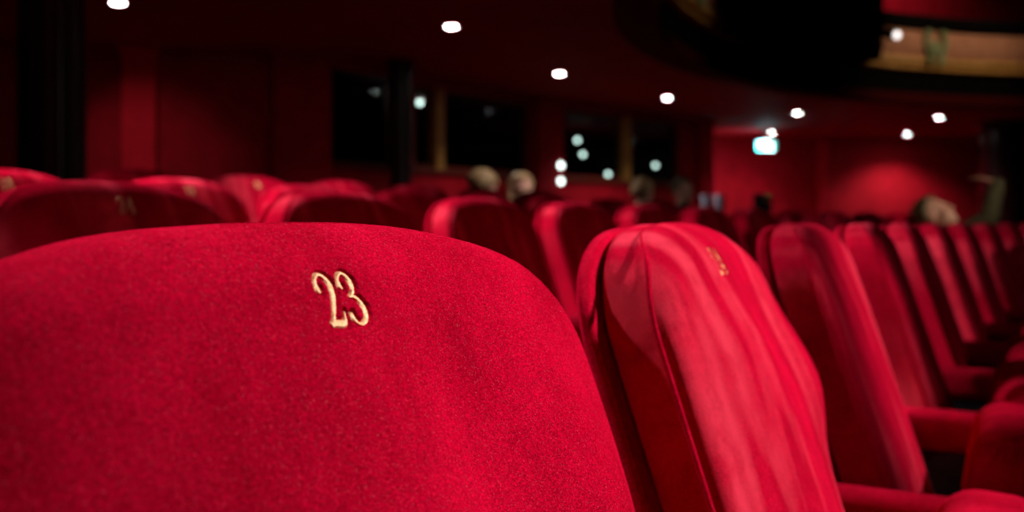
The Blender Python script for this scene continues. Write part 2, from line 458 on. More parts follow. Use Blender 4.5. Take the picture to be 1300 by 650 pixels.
proto, proto_down = None, None
def seat(off, a, z, label, group, number=None, down=False, hires=False, fwd=0.0, nap=None, half=0.210, nt_=0.0, turn=0.0):
    global proto, proto_down, A_, NUM_T
    if down:
        if proto_down is None: proto_down = make_seat(False); s = proto_down
        else: s = copy_tree(proto_down)
    else:
        if proto is None: proto = make_seat(True); s = proto
        else: s = copy_tree(proto)
    for ch in list(s.children):
        if ch.name.startswith('back_cushion') and number and hires:
            A_ = half; NUM_T = nt_
            bm = back_cushion_bm(number); hn = number_bm(number, True); A_ = 0.210; NUM_T = 0.0; me = bpy.data.meshes.new('back_cushion')
            bmesh.ops.recalc_face_normals(bm, faces=bm.faces[:]); bm.to_mesh(me); bm.free()
            for p in me.polygons: p.use_smooth = True
            me.materials.append(M[nap or 'velvet']); ch.data = me
    for ch in list(s.children):
        if ch.name.startswith('back_cushion') and nap and not hires:
            ch.data = ch.data.copy(); ch.data.name = 'back_cushion'; ch.data.materials[0] = M[nap]
    if number:
        k = obj('seat_number', hn if hires else number_bm(number), 'worn_thread' if nap else 'gold_thread', s)
        k['label'] = 'gold number ' + number
    place(s, off, a, z)
    s.rotation_euler.z += math.radians(turn)
    if fwd: s.location += row_at(off, a)[1] * fwd
    tag(s, label, 'seat', group)
    return s

ORD = ['', 'first', 'second', 'third', 'fourth', 'fifth', 'sixth', 'seventh', 'eighth', 'ninth', 'tenth', 'eleventh', 'twelfth', 'thirteenth']
ROWZ = [0.0, 0.06, 0.12, 0.18, 0.03]
ROFF = [0.0, 0.878, 1.756, 2.40, 3.45]
# a plain seat first (the copies come from it), then the numbered ones
G1 = 'red velvet seats of the front row'
for k in range(2, 11):
    seat(ROFF[0], k * PITCH + 0.03, ROWZ[0], '%s red velvet seat beyond the big seat numbered 23, same front row, cushion tipped up' % ORD[k], G1, nap='velvet_brushed' if k == 2 else None, fwd=0.006, turn=3.5)
seat(ROFF[0], 0.008, ROWZ[0], 'big sharp red velvet seat back in front with gold number 23', G1, '23', hires=True, fwd=-0.010, half=0.238, nt_=-0.022)
seat(ROFF[0], PITCH + 0.004, ROWZ[0], 'red velvet seat right next to seat 23 with streaky bright nap and worn gold 24', G1, '24', hires=True, fwd=0.006, nap='velvet_brushed', half=0.198, nt_=-0.024, turn=3.5)
G2 = 'red velvet seats of the second row'
for i in range(0, 10):
    a = (1.17 + i) * PITCH
    if i == 0: seat(ROFF[1], a, ROWZ[1], 'dark red seat directly behind seat 23 with bright rim and dim gold number', G2, '24')
    else: seat(ROFF[1], a, ROWZ[1], '%s red second row seat, counting right from the rim-lit seat behind seat 23' % ORD[i], G2)
G3 = 'red velvet seats of the third row'
for j in range(2, 10):
    if j == 2: seat(ROFF[2], j * PITCH, ROWZ[2], 'dark seat at the left picture edge with gold number 18, before the dark column', G3, '18')
    elif j == 3: seat(ROFF[2], j * PITCH, ROWZ[2], 'dark seat with gold number 19 peeping over the rim-lit second row seat', G3, '19')
    else: seat(ROFF[2], j * PITCH, ROWZ[2], '%s red seat of the third row, counting right from the dark seat numbered 19' % ORD[j - 3], G3)
G4 = 'red velvet seats of the fourth row'
for i in range(0, 6):
    a = (3.8 + i) * PITCH
    lab = ['shadowed seat of the fourth row just left of the brightly lit seat with gold 20',
           'brightly lit red seat with gold number 20 in the fourth row, far left'][i] if i < 2 else \
          '%s red fourth row seat, counting right from the lit seat with gold 20' % ORD[i - 1]
    seat(ROFF[3], a, ROWZ[3], lab, G4, '20' if i == 1 else None)

# ------------------------------------------------------------------ the setting
CEN = Vector((8.0, 7.0, 0)); ZC = EYE + 1.60             # centre of the horseshoe, height of the balcony soffit
def ring_block(bm, r0, r1, z0, z1, d0, d1, n=96, zf=None):
    prev = None
    for i in range(n + 1):
        a = math.radians(d0 + (d1 - d0) * i / n); c, s = math.cos(a), math.sin(a)
        cur = [bm.verts.new((CEN.x + r * c, CEN.y + r * s, z)) for r, z in ((r0, z0), (r1, z0), (r1, z1), (r0, z1))]
        if prev:
            for k in range(4): bm.faces.new((prev[k], prev[(k + 1) % 4], cur[(k + 1) % 4], cur[k]))
        else: bm.faces.new(cur[::-1])
        prev = cur
    bm.faces.new(prev)
def ring_profile(bm, prof, d0, d1, n=96, wob=None):
    """closed profile [(r, z)] swept about the centre of the house"""
    prev = None
    for i in range(n + 1):
        a = math.radians(d0 + (d1 - d0) * i / n); c, s = math.cos(a), math.sin(a)
        cur = [bm.verts.new((CEN.x + (r + (wob(i, k) if wob else 0)) * c, CEN.y + (r + (wob(i, k) if wob else 0)) * s, z)) for k, (r, z) in enumerate(prof)]
        m_ = len(prof)
        if prev:
            for k in range(m_): bm.faces.new((prev[k], prev[(k + 1) % m_], cur[(k + 1) % m_], cur[k]))
        else: bm.faces.new(cur[::-1])
        prev = cur
    bm.faces.new(prev)

# floor: stepped tiers that follow the rows, on one base slab
bm = bmesh.new()
box(bm, -14, 20, -8, 24, -0.6, -0.5)
edges = [3.0, -0.45, -1.33, -2.15, -2.98, -14.0]
for i in range(5):
    o0, o1 = -edges[i], -edges[i + 1]
    pts = [-7 + 0.5 * j for j in range(56)]
    prev = None
    zt = ROWZ[i] - (0.0 if i else 0.0)
    for a in pts:
        p0, _ = row_at(o0, a); p1, _ = row_at(o1, a)
        cur = [bm.verts.new((p.x, p.y, z)) for p, z in ((p0, -0.5), (p1, -0.5), (p1, zt), (p0, zt))]
        if prev:
            for k in range(4): bm.faces.new((prev[k], prev[(k + 1) % 4], cur[(k + 1) % 4], cur[k]))
        else: bm.faces.new(cur[::-1])
        prev = cur
    bm.faces.new(prev)
obj('floor', bm, 'floor', smooth=False, kind='structure')
FZ = 0.03

bm = bmesh.new(); ring_block(bm, 7.0, 17.0, ZC, ZC + 0.14, 60, 222, 128)
obj('ceiling', bm, 'ceiling', kind='structure')
bm = bmesh.new(); ring_profile(bm, [(6.93, ZC - 0.03), (7.10, ZC - 0.05), (7.24, ZC - 0.02), (7.28, ZC), (7.05, ZC + 0.1), (6.93, ZC + 0.1)], 60, 222, 128)
obj('trim_1', bm, mat('edge_paint', (0.10, 0.004, 0.005), 0.85, 0, 0.1), kind='structure')

def wall_seg(bm, p, q, z0, z1, th=0.16):
    d = (q - p); L = math.hypot(d.x, d.y); ang = math.atan2(d.y, d.x)
    box(bm, 0, L, 0, th, z0, z1, Matrix.Translation((p.x, p.y, 0)) @ Matrix.Rotation(ang, 4, 'Z'))
WP = {}
def W(px, d): v = at(px, d, z=0); return v
ZS, ZH = EYE + 0.585, EYE + 1.50
P = [W(-420, 8.6), W(155, 9.35), W(345, 9.7), W(420, 9.9), W(495, 10.6), W(525, 11.06), W(672, 12.9), W(712, 13.4), W(862, 15.4), W(900, 16.0)]
bm = bmesh.new()
for i in (0, 1, 2, 4, 6, 8): wall_seg(bm, P[i], P[i + 1], 0, ZC)
for i in (3, 5, 7):
    wall_seg(bm, P[i], P[i + 1], 0, ZS); wall_seg(bm, P[i], P[i + 1], ZH, ZC)
obj('wall_back', bm, 'wall', smooth=False, kind='structure')
bm = bmesh.new()
R = [P[-1], W(905, 18.9), W(1040, 19.6), W(1041, 19.1), W(1252, 19.3), W(1420, 19.4)]
wall_seg(bm, R[0], R[1], 0, ZC); wall_seg(bm, R[1], R[2], 0, ZC); wall_seg(bm, R[2], R[3], 0, ZC); wall_seg(bm, R[3], R[4], 0, ZC); wall_seg(bm, R[4], R[5], 0, ZC)
obj('wall_right', bm, 'wall', smooth=False, kind='structure')
# pilasters
def pilaster(name, px0, px1, d0, d1, m='wall'):
    bm = bmesh.new(); p, q = W(px0, d0), W(px1, d1)
    d = q - p; L = math.hypot(d.x, d.y); ang = math.atan2(d.y, d.x)
    T_ = Matrix.Translation((p.x, p.y, 0)) @ Matrix.Rotation(ang, 4, 'Z')
    box(bm, 0, L, -0.10, 0.0, FZ, ZC - 0.06, T_); box(bm, -0.03, L + 0.03, -0.13, 0.0, FZ, FZ + 0.22, T_); box(bm, -0.03, L + 0.03, -0.13, 0.0, ZC - 0.06, ZC, T_)
    return obj(name, bm, m, smooth=False, kind='structure')
pilaster('trim_2', 156, 198, 9.34, 9.42, 'panel')  # its lit look comes partly from the brighter colour
pilaster('trim_3', 346, 418, 9.69, 9.88)
pilaster('trim_4', 677, 708, 12.95, 13.33)
pilaster('trim_5', 884, 899, 15.72, 15.96)
# cornice along the back wall
bm = bmesh.new()
for i in range(9):
    d = P[i + 1] - P[i]; L = math.hypot(d.x, d.y); ang = math.atan2(d.y, d.x)
    T_ = Matrix.Translation((P[i].x, P[i].y, 0)) @ Matrix.Rotation(ang, 4, 'Z')
    box(bm, -0.02, L + 0.02, -0.06, 0, ZC - 0.05, ZC, T_); box(bm, -0.02, L + 0.02, -0.03, 0, ZC - 0.09, ZC - 0.05, T_)
obj('trim_6', bm, 'ceiling', smooth=False, kind='structure')

# foyer behind the windows
bm = bmesh.new()
Q = [W(180, 16.0), W(620, 22.5), W(760, 24.0)]
wall_seg(bm, Q[0], Q[1], 0, ZC); wall_seg(bm, Q[1], Q[2], 0, ZC)
obj('wall_foyer', bm, 'dark', smooth=False, kind='structure')

def window(name, p, q, mull, frame_mat, mm='gold'):
    d = q - p; L = math.hypot(d.x, d.y); ang = math.atan2(d.y, d.x)
    r = empty(name, (p.x, p.y, 0), ang, kind='structure')
    bm = bmesh.new(); w = 0.05
    box(bm, 0, w, 0.02, 0.12, ZS, ZH); box(bm, L - w, L, 0.02, 0.12, ZS, ZH)
    box(bm, w, L - w, 0.02, 0.12, ZS, ZS + w); box(bm, w, L - w, 0.02, 0.12, ZH - w, ZH)
    obj('window_frame', bm, frame_mat, r, smooth=False)
    bm = bmesh.new(); box(bm, -0.02, L + 0.02, -0.05, 0.02, ZS - 0.035, ZS); obj('window_sill', bm, 'trim', r, smooth=False)
    xs = [w] + [m_ * L for m_ in mull] + [L - w]
    for m_ in mull:
        o = obj('mullion', rbox(m_ * L - 0.075, m_ * L + 0.075, -0.03, 0.12, ZS, ZH, 0.012, 2), mm, r); o['label'] = 'gilded upright between the panes'
    for a, b in zip(xs[:-1], xs[1:]):
        bm = bmesh.new(); box(bm, a + 0.005, b - 0.005, 0.06, 0.068, ZS + w, ZH - w); obj('pane', bm, 'glass', r, smooth=False)
def mfrac(p, q, px):
    k = (px - CXP) / F; d = q - p
    return (p.y * k - p.x) / (d.x - d.y * k)
window('window_1', P[3], P[4], [], 'column')
window('window_2', P[5], P[6], [mfrac(P[5], P[6], 557)], 'trim')
window('window_3', P[7], P[8], [mfrac(P[7], P[8], 796)], 'trim')

# columns
def column(px, d, r, label, flutes=0):
    p = at(px, d, z=FZ)
    e = empty('column', (p.x, p.y, FZ), 0, label, 'column')
    n = 96
    rf = (lambda a: 1 - 0.05 * abs(math.sin(a * flutes / 2)) ** 0.7) if flutes else None
    H = ZC - FZ
    bm = bmesh.new(); lathe(bm, [(r * 0.99, 0.2), (r, 0.5), (r, H * 0.6), (r * 0.97, H - 0.16)], n, (0, 0, 0), rf); obj('shaft', bm, 'column', e)
    bm = bmesh.new(); lathe(bm, [(r * 1.3, 0), (r * 1.3, 0.1), (r * 1.18, 0.12), (r * 1.2, 0.15), (r * 1.05, 0.2)], 48); obj('base', bm, 'column', e)
    bm = bmesh.new(); lathe(bm, [(r * 0.97, H - 0.16), (r * 1.08, H - 0.15), (r * 1.04, H - 0.12), (r * 1.2, H - 0.05), (r * 1.25, H - 0.04), (r * 1.25, H)], 48); obj('capital', bm, 'column', e)
    return e
column(66, 5.2, 0.165, 'thick dark fluted column at the left picture edge', 14)
column(509, 10.15, 0.112, 'thin dark column standing between two black windows')
column(1272, 16.2, 0.33, 'dark column at the right, beyond the raised hand')

# downlights ---------------------------------------------------------------
def lamp_light(name, kind, loc, energy, color=(1, 1, 1), size=0.1, spot=None, blend=0.5, target=None, parent=None):
    l = bpy.data.lights.new(name, kind); l.energy = energy; l.color = color
    if kind == 'SPOT':
        l.spot_size = math.radians(spot or 120); l.spot_blend = blend; l.shadow_soft_size = size
    elif kind == 'POINT': l.shadow_soft_size = size
    else: l.size = size
    o = bpy.data.objects.new(name, l); COL.objects.link(o); o.location = loc
    if target is not None:
        o.rotation_euler = (Vector(target) - Vector(loc)).to_track_quat('-Z', 'Y').to_euler()
    if parent is not None: o.parent = parent
    return o
DL = None
def downlight(px, py, label, energy, group='white downlights in the balcony underside', xy=None, spot=130, seen=True):
    global DL
    if xy is None:
        d = 1.6 * F / (HZ - py); p = at(px, d, z=ZC)
    else: p = Vector((xy[0], xy[1], ZC))
    if seen:
        if DL is None:
            DL = empty('downlight')
            bm = bmesh.new(); lathe(bm, [(0.048, -0.004), (0.056, -0.010), (0.068, -0.006), (0.070, 0.0), (0.05, 0.0)], 32); obj('trim_ring', bm, 'ring', DL)
            bm = bmesh.new(); lathe(bm, [(0.002, -0.012), (0.03, -0.011), (0.047, -0.006), (0.047, -0.001)], 32); obj('diffuser', bm, 'lamp', DL)
            e = DL
        else: e = copy_tree(DL)
        e.location = p; tag(e, label, 'ceiling light', group)
    lamp_light('downlight_beam', 'SPOT', (p.x, p.y, p.z - 0.03), energy, (1, 0.93, 0.86), 0.05, spot, 0.7)
    return p
KE = 70.0
downlight(150, 3, 'round white downlight above the dark column, leftmost of the row', KE * 0.42)
downlight(573, 33, 'round white downlight above the first black windows, largest of all', KE)
downlight(710, 93, 'round white downlight above the red pier between the two windows', KE)
downlight(847, 124, 'round white downlight above the window with the rows of lamp spots', KE)
downlight(1012, 143, 'round white downlight right above the lamp that touches the exit sign', KE * 0.6)
downlight(980, 168, 'small white downlight touching the top of the teal exit sign', KE * 0.45)
downlight(1152, 170, 'round white downlight washing the red wall above the reclining person', KE * 1.3)
downlight(1192, 149, 'rightmost white downlight on the dark ceiling', KE)
# further lamps near the same rings, unseen, aimed to rim-light the rows
for x, y, k, t_ in ((-0.38, 5.58, 60, (-0.3, 4.0, 0.95)), (-2.6, 4.0, 220, (-0.42, 1.72, 0.95)), (-2.9, 1.5, 420, (0.0, 2.55, 0.85))):
    lamp_light('unseen_spot', 'SPOT', (x, y, ZC - 0.05), k, (1, 0.93, 0.88), 0.05, 46, 0.8, target=t_)

# exit sign
p = at(973, 17.6, 185)
e = empty('exit_sign', p, math.radians(-24), 'glowing teal exit sign under the balcony ceiling', 'sign')
obj('housing', rbox(-0.17, 0.17, -0.03, 0.03, -0.085, 0.085, 0.008, 2), 'ring', e)
bm = bmesh.new(); box(bm, -0.16, 0.16, -0.036, -0.03, -0.075, 0.075); obj('lit_panel', bm, 'teal', e, smooth=False)
bm = bmesh.new()
for x0, x1, z0, z1 in ((-0.07, 0.05, 0.008, 0.032), (0.08, 0.12, -0.03, 0.07), (-0.12, -0.09, -0.01, 0.06)): box(bm, x0, x1, -0.040, -0.036, z0, z1)
for s in (-1, 1):
    vs = [bm.verts.new((0.07, -0.038, 0.02)), bm.verts.new((0.01, -0.038, 0.02 + 0.05 * s)), bm.verts.new((-0.01, -0.038, 0.02 + 0.03 * s)), bm.verts.new((0.03, -0.038, 0.02))]
    bm.faces.new(vs)
obj('arrow_mark', bm, 'signwhite', e, smooth=False)
obj('bracket', rbox(-0.02, 0.02, -0.012, 0.012, 0.085, ZC - p.z, 0.003, 1), 'ring', e)
lamp_light('exit_sign_glow', 'AREA', (p.x - 0.03, p.y - 0.1, p.z - 0.02), 16, (0.9, 0.85, 1.0), 0.25, target=(p.x - 0.6, p.y + 1.2, p.z - 0.8))

# added globes behind the panes, standing in for downlight reflections
GL = None
for px, py, d, lab in ((533, 130, 13.3, 'white lamp reflection in the black pane left of the first gilded upright'),
                       (733, 178, 16.6, 'highest white lamp reflection in the window nearest the red pier'),
                       (740, 196, 17.2, 'white lamp reflection just under the highest one in the same window'),
                       (772, 221, 17.6, 'low white lamp reflection beside the second gilded upright'),
                       (832, 210, 18.6, 'lone white lamp reflection in the pane right of the second gilded upright')):
    p = at(px, d, py)
    if GL is None:
        GL = empty('reflection_globe'); e = GL
        bm = bmesh.new(); bmesh.ops.create_uvsphere(bm, u_segments=20, v_segments=12, radius=0.036); obj('globe', bm, 'globe', GL)
        bm = bmesh.new(); lathe(bm, [(0.02, 0.03), (0.022, 0.06), (0.008, 0.085)], 16); obj('lamp_cap', bm, 'iron', GL)
    else:
        e = copy_tree(GL)
    e.location = p; tag(e, lab, 'lamp', 'white lamp reflections in the dark windows')
    bm = bmesh.new(); tube(bm, [(0, 0, 0.08), (0, 0, (0.08 + ZC - p.z) / 2), (0, 0, ZC - p.z)], 0.006, 6); obj('rod', bm, 'iron', e)
for py, lab in ((210, 'upper of two white wall lamps on the edge of the red pier'), (230, 'lower of two white wall lamps on the edge of the red pier')):
    p = at(711, 13.22, py)
    e = empty('wall_lamp', p, math.radians(52), lab, 'lamp', 'wall lamps on the red pier')
    bm = bmesh.new(); bmesh.ops.create_uvsphere(bm, u_segments=20, v_segments=12, radius=0.042); obj('globe', bm, 'globe', e)
    bm = bmesh.new(); box(bm, -0.03, 0.03, 0.035, 0.16, -0.02, 0.02); obj('bracket', bm, 'brass', e)
p = at(870, 15.35, 250)
e = empty('wall_lamp', p, math.radians(50), 'tiny amber lamp low beside the pale cups', 'lamp')
bm = bmesh.new(); bmesh.ops.create_uvsphere(bm, u_segments=16, v_segments=10, radius=0.03); obj('globe', bm, 'warmlamp', e)
bm = bmesh.new(); box(bm, -0.03, 0.03, 0.025, 0.2, -0.015, 0.015); obj('bracket', bm, 'brass', e)

# ------------------------------------------------------------------ balcony across the house
def exit_angle(px):
    k = Vector(((px - CXP) / F, 1, 0)).normalized(); b = k.dot(CEN); c = CEN.length_squared - 49
    t = b + math.sqrt(max(0, b * b - c)); q = k * t - CEN
    return math.degrees(math.atan2(q.y, q.x))
bal = empty('balcony_front', (0, 0, 0), 0, 'curved gilded balcony front with peach panels at the upper right', 'balcony')
bm = bmesh.new(); ring_profile(bm, [(7.02, ZC + 0.1), (6.97, ZC + 0.1), (6.97, ZC + 0.36), (7.02, ZC + 0.38), (7.3, ZC + 0.38), (7.3, ZC + 0.14)], 60, 200, 110); obj('fascia', bm, 'dark', bal)
bm = bmesh.new(); ring_profile(bm, [(6.93, ZC + 0.5), (6.86, ZC + 0.60), (6.86, ZC + 0.82), (6.92, ZC + 0.92), (7.2, ZC + 0.92), (7.2, ZC + 0.5)], 60, 200, 110); obj('panel', bm, 'plaster', bal)
bm = bmesh.new(); ring_profile(bm, [(6.94, ZC + 0.37), (6.88, ZC + 0.40), (6.90, ZC + 0.45), (6.84, ZC + 0.49), (6.86, ZC + 0.56), (7.1, ZC + 0.56), (7.1, ZC + 0.37)], 60, 200, 420,
                                wob=lambda i, k: 0.025 * (i % 4 < 2) if k in (3, 4) else 0); obj('leaf_moulding', bm, 'gold', bal)
bm = bmesh.new(); ring_profile(bm, [(6.95, ZC + 0.92), (6.80, ZC + 0.96), (6.78, ZC + 1.04), (6.84, ZC + 1.10), (7.3, ZC + 1.12), (7.3, ZC + 0.92)], 60, 200, 110); obj('rail', bm, 'dark', bal)
def ornament(px, sc_=1.0):
    a = math.radians(exit_angle(px)); r = 6.83
    e = empty('cartouche', (CEN.x + r * math.cos(a), CEN.y + r * math.sin(a), ZC + 0.70), a + PI / 2, None, None); e.parent = bal
    e['label'] = 'pale green and gilt cartouche'
    bm = bmesh.new()
    for s in (-1, 1):                                    # scroll arms, shield, drop
        pts = [(s * (0.05 + 0.11 * math.sin(t * 2.6)) * sc_, 0.0, (-0.20 + 0.42 * t) * sc_) for t in [i / 14 for i in range(15)]]
        tube(bm, pts, [0.035 * sc_ * (0.5 + 0.6 * math.sin(PI * i / 14)) for i in range(15)], 8)
        m_ = Matrix.Translation((s * 0.13 * sc_, 0, 0.17 * sc_)); bmesh.ops.create_uvsphere(bm, u_segments=12, v_segments=8, radius=0.055 * sc_, matrix=m_)
        m_ = Matrix.Translation((s * 0.10 * sc_, 0, -0.20 * sc_)) @ Matrix.Rotation(s * 0.6, 4, 'Y') @ Matrix.Diagonal((0.5, 0.5, 1.3, 1)); bmesh.ops.create_uvsphere(bm, u_segments=12, v_segments=8, radius=0.06 * sc_, matrix=m_)
    o = obj('scrolls', bm, 'sage', e)
    bm = bmesh.new(); bmesh.ops.create_uvsphere(bm, u_segments=16, v_segments=10, radius=0.09 * sc_, matrix=Matrix.Translation((0, 0.0, -0.02)) @ Matrix.Diagonal((0.9, 0.45, 1.3, 1)))
    obj('shield', bm, 'sage', e)
ornament(1176, 1.0)
ornament(868, 0.8)
# black box hung on the balcony front, with a spotlight at its end
a0, a1 = exit_angle(1062), exit_angle(888)
bx = empty('lighting_box', (0, 0, 0), 0, 'black boxed-in lighting gallery on the balcony front between gilded panels', 'gallery')
bm = bmesh.new(); ring_profile(bm, [(6.75, ZC + 0.30), (6.35, ZC + 0.36), (6.30, ZC + 1.5), (6.75, ZC + 1.5)], a0, a1, 40); obj('casing', bm, 'dark', bx)
bm = bmesh.new(); ring_profile(bm, [(6.30, ZC + 0.72), (6.26, ZC + 0.74), (6.26, ZC + 0.80), (6.30, ZC + 0.82)], a0, a1, 40); obj('rail_bar', bm, 'iron', bx)
a = math.radians(exit_angle(1096)); c = Vector((CEN.x + 6.55 * math.cos(a), CEN.y + 6.55 * math.sin(a), ZC + 0.73))
sp = empty('spotlight', c, 0, 'small stage spotlight with a bright lens at the end of the black gallery', 'spotlight')
bm = bmesh.new(); tube(bm, [(-0.16, 0.1, 0.06), (-0.08, 0.05, 0.03), (0.0, 0.0, 0.0), (0.03, -0.03, -0.01)], [0.05, 0.062, 0.062, 0.07], 16); obj('body', bm, 'iron', sp)
bm = bmesh.new(); bmesh.ops.create_uvsphere(bm, u_segments=16, v_segments=10, radius=0.045, matrix=Matrix.Translation((0.035, -0.05, -0.015))); obj('lens', bm, mat('spot_lens', (0.9, 0.9, 0.9), 0.3, emit=(1, 0.9, 0.85), es=2.2), sp)
bm = bmesh.new(); tube(bm, [(-0.06, 0.05, 0.0), (-0.06, 0.12, -0.06), (-0.06, 0.2, -0.16), (-0.06, 0.25, -0.2)], 0.012, 8); obj('yoke', bm, 'iron', sp)
# seats' wall of the upper level
bm = bmesh.new(); ring_block(bm, 9.6, 9.8, ZC + 0.14, ZC + 3.6, 60, 200, 80)
obj('wall_balcony', bm, 'wall', kind='structure')
a = math.radians(exit_angle(1140)); 
p = Vector((CEN.x + 9.4 * math.cos(a), CEN.y + 9.4 * math.sin(a), ZC + 2.03))
e = empty('wall_lamp', p, a + PI / 2, 'small pale lamp on the red upper wall at the top edge', 'lamp')
bm = bmesh.new(); bmesh.ops.create_uvsphere(bm, u_segments=16, v_segments=10, radius=0.04, matrix=Matrix.Diagonal((1, 1, 2, 1))); obj('globe', bm, mat('dim_lamp', (0.8, 0.7, 0.7), 0.5, emit=(1, 0.75, 0.75), es=0.5), e)
bm = bmesh.new(); box(bm, -0.02, 0.02, -0.2, -0.03, -0.02, 0.02); obj('bracket', bm, 'brass', e)

# cups on a ledge and the dark stand
p = at(905, 13.2, 274)
t = empty('side_table', (p.x, p.y, FZ), math.radians(20), 'small dark table holding pale cups behind the seats', 'table')
TZ = p.z - FZ
bm = rbox(-0.28, 0.28, -0.16, 0.16, TZ - 0.03, TZ, 0.008, 2); obj('table_top', bm, 'column', t)
for sx in (-1, 1):
    for sy in (-1, 1):
        bm = bmesh.new(); tube(bm, [(sx * 0.24, sy * 0.12, 0), (sx * 0.24, sy * 0.12, TZ * 0.5), (sx * 0.23, sy * 0.12, TZ - 0.03)], [0.014, 0.016, 0.02], 8); obj('leg', bm, 'column', t)
for i, (dx, lab) in enumerate(((-0.085, 'pale bluish cup on the dark table, left one of two'), (0.085, 'pale bluish cup on the dark table, right one of two'))):
    bm = bmesh.new(); lathe(bm, [(0.045, 0), (0.055, 0.01), (0.06, 0.1), (0.07, 0.24), (0.072, 0.27), (0.064, 0.27), (0.054, 0.1), (0.02, 0.02)], 24)
    c = obj('cup', bm, 'paleblue'); c.location = (p.x + dx, p.y, p.z); tag(c, lab, 'cup', 'pale cups on the dark table')
p = at(968, 15.0, 246)
t = empty('ticket_stand', (p.x, p.y, FZ), math.radians(-15), 'dark upright stand with a brass plate under the exit sign', 'stand')
obj('body', rbox(-0.13, 0.13, -0.12, 0.12, 0.0, p.z - FZ, 0.012, 2), 'iron', t)
obj('plate', rbox(0.03, 0.11, -0.128, -0.12, p.z - FZ - 0.14, p.z - FZ - 0.03, 0.003, 1), 'brass', t)

# ------------------------------------------------------------------ people
def skin_mesh(name, chains, remesh=0.011, extra=None):
    """chains: lists of (point, radius); grown to one skin, joined with extra bmesh, remeshed to one continuous surface"""
    bm = bmesh.new(); 
    for ch in chains:
        for i in range(len(ch) - 1):
            (p, r), (q, s) = ch[i], ch[i + 1]; p, q = Vector(p), Vector(q); n = max(2, int((q - p).length / (0.35 * min(r, s))) + 1)
            for k in range(n + 1):
                t = k / n; bmesh.ops.create_icosphere(bm, subdivisions=2 if min(r, s) > 0.02 else 1, radius=r + (s - r) * t, matrix=Matrix.Translation(p.lerp(q, t)))
    if extra: extra(bm)
    me = bpy.data.meshes.new(name); bm.to_mesh(me); bm.free()
    tmp = bpy.data.objects.new(name + '_tmp', me); COL.objects.link(tmp)
    md = tmp.modifiers.new('r', 'REMESH'); md.mode = 'VOXEL'; md.voxel_size = remesh; md.use_smooth_shade = True
    sm = tmp.modifiers.new('s', 'SMOOTH'); sm.factor = 0.5; sm.iterations = 3
    dg = bpy.context.evaluated_depsgraph_get()
    res = bpy.data.meshes.new_from_object(tmp.evaluated_get(dg))
    bpy.data.objects.remove(tmp); bpy.data.meshes.remove(me)
    for pl in res.polygons: pl.use_smooth = True
    return res
def mobj(name, me, m, parent):
    me.name = name; me.materials.clear(); me.materials.append(M[m]); o = bpy.data.objects.new(name, me); COL.objects.link(o); o.parent = parent; return o

def head_extra(hc, R):
    """skull, jaw, nose, ears, lips, brow; R turns and tilts the head about its centre"""
    def f(bm):
        def ell(c, s):
            bmesh.ops.create_icosphere(bm, subdivisions=3, radius=1.0, matrix=Matrix.Translation(hc) @ R @ Matrix.Translation(c) @ Matrix.Diagonal((*s, 1)))
        ell((0, -0.008, 0.03), (0.074, 0.094, 0.086)); ell((0, 0.03, -0.045), (0.055, 0.062, 0.066)); ell((0, 0.062, -0.085), (0.026, 0.026, 0.024))
        ell((0, 0.094, -0.012), (0.012, 0.014, 0.024)); ell((0, 0.104, -0.024), (0.016, 0.012, 0.011))
        ell((0, 0.084, -0.056), (0.023, 0.010, 0.006)); ell((0, 0.083, -0.066), (0.020, 0.010, 0.006)); ell((0, 0.075, 0.026), (0.055, 0.018, 0.012))
        for s in (-1, 1):
            ell((s * 0.076, -0.004, -0.012), (0.010, 0.020, 0.032)); ell((s * 0.036, 0.066, -0.022), (0.024, 0.018, 0.018)); ell((s * 0.03, 0.078, 0.008), (0.013, 0.009, 0.008))
    return f
def hand_chains(w, d, side, curl, s=1.0, palm_n=None):
    """palm and five fingers from wrist w along d"""
    d = Vector(d).normalized(); n = Vector(palm_n or (0, 0, -1)); n = (n - d * n.dot(d)).normalized(); l = d.cross(n) * side
    w = Vector(w); res = []
    for k in range(4):
        off = (k - 1.5) * 0.02; b = w + l * off * 0.7; kn = w + d * 0.09 + l * off
        res.append([(b, 0.013), (kn, 0.0105)])
        L = (0.068, 0.078, 0.073, 0.056)[k]; a = curl; p = kn
        for j, (fr, r) in enumerate(((0.45, 0.0092), (0.3, 0.0082), (0.25, 0.0072))):
            dd = d * math.cos(a) + n * math.sin(a); q = p + dd * L * fr
            res.append([(p, r + 0.0008), (q, r)]); p = q; a += curl
    b = w + d * 0.02 - l * 0.028; t1 = b + (d * 0.7 - l * 0.6 + n * 0.2).normalized() * 0.042; t2 = t1 + (d * 0.9 - l * 0.2 + n * 0.3).normalized() * 0.032
    res += [[(w + d * 0.01 - l * 0.01, 0.014), (b, 0.0125)], [(b, 0.0125), (t1, 0.0105)], [(t1, 0.0105), (t2, 0.009)]]
    return res

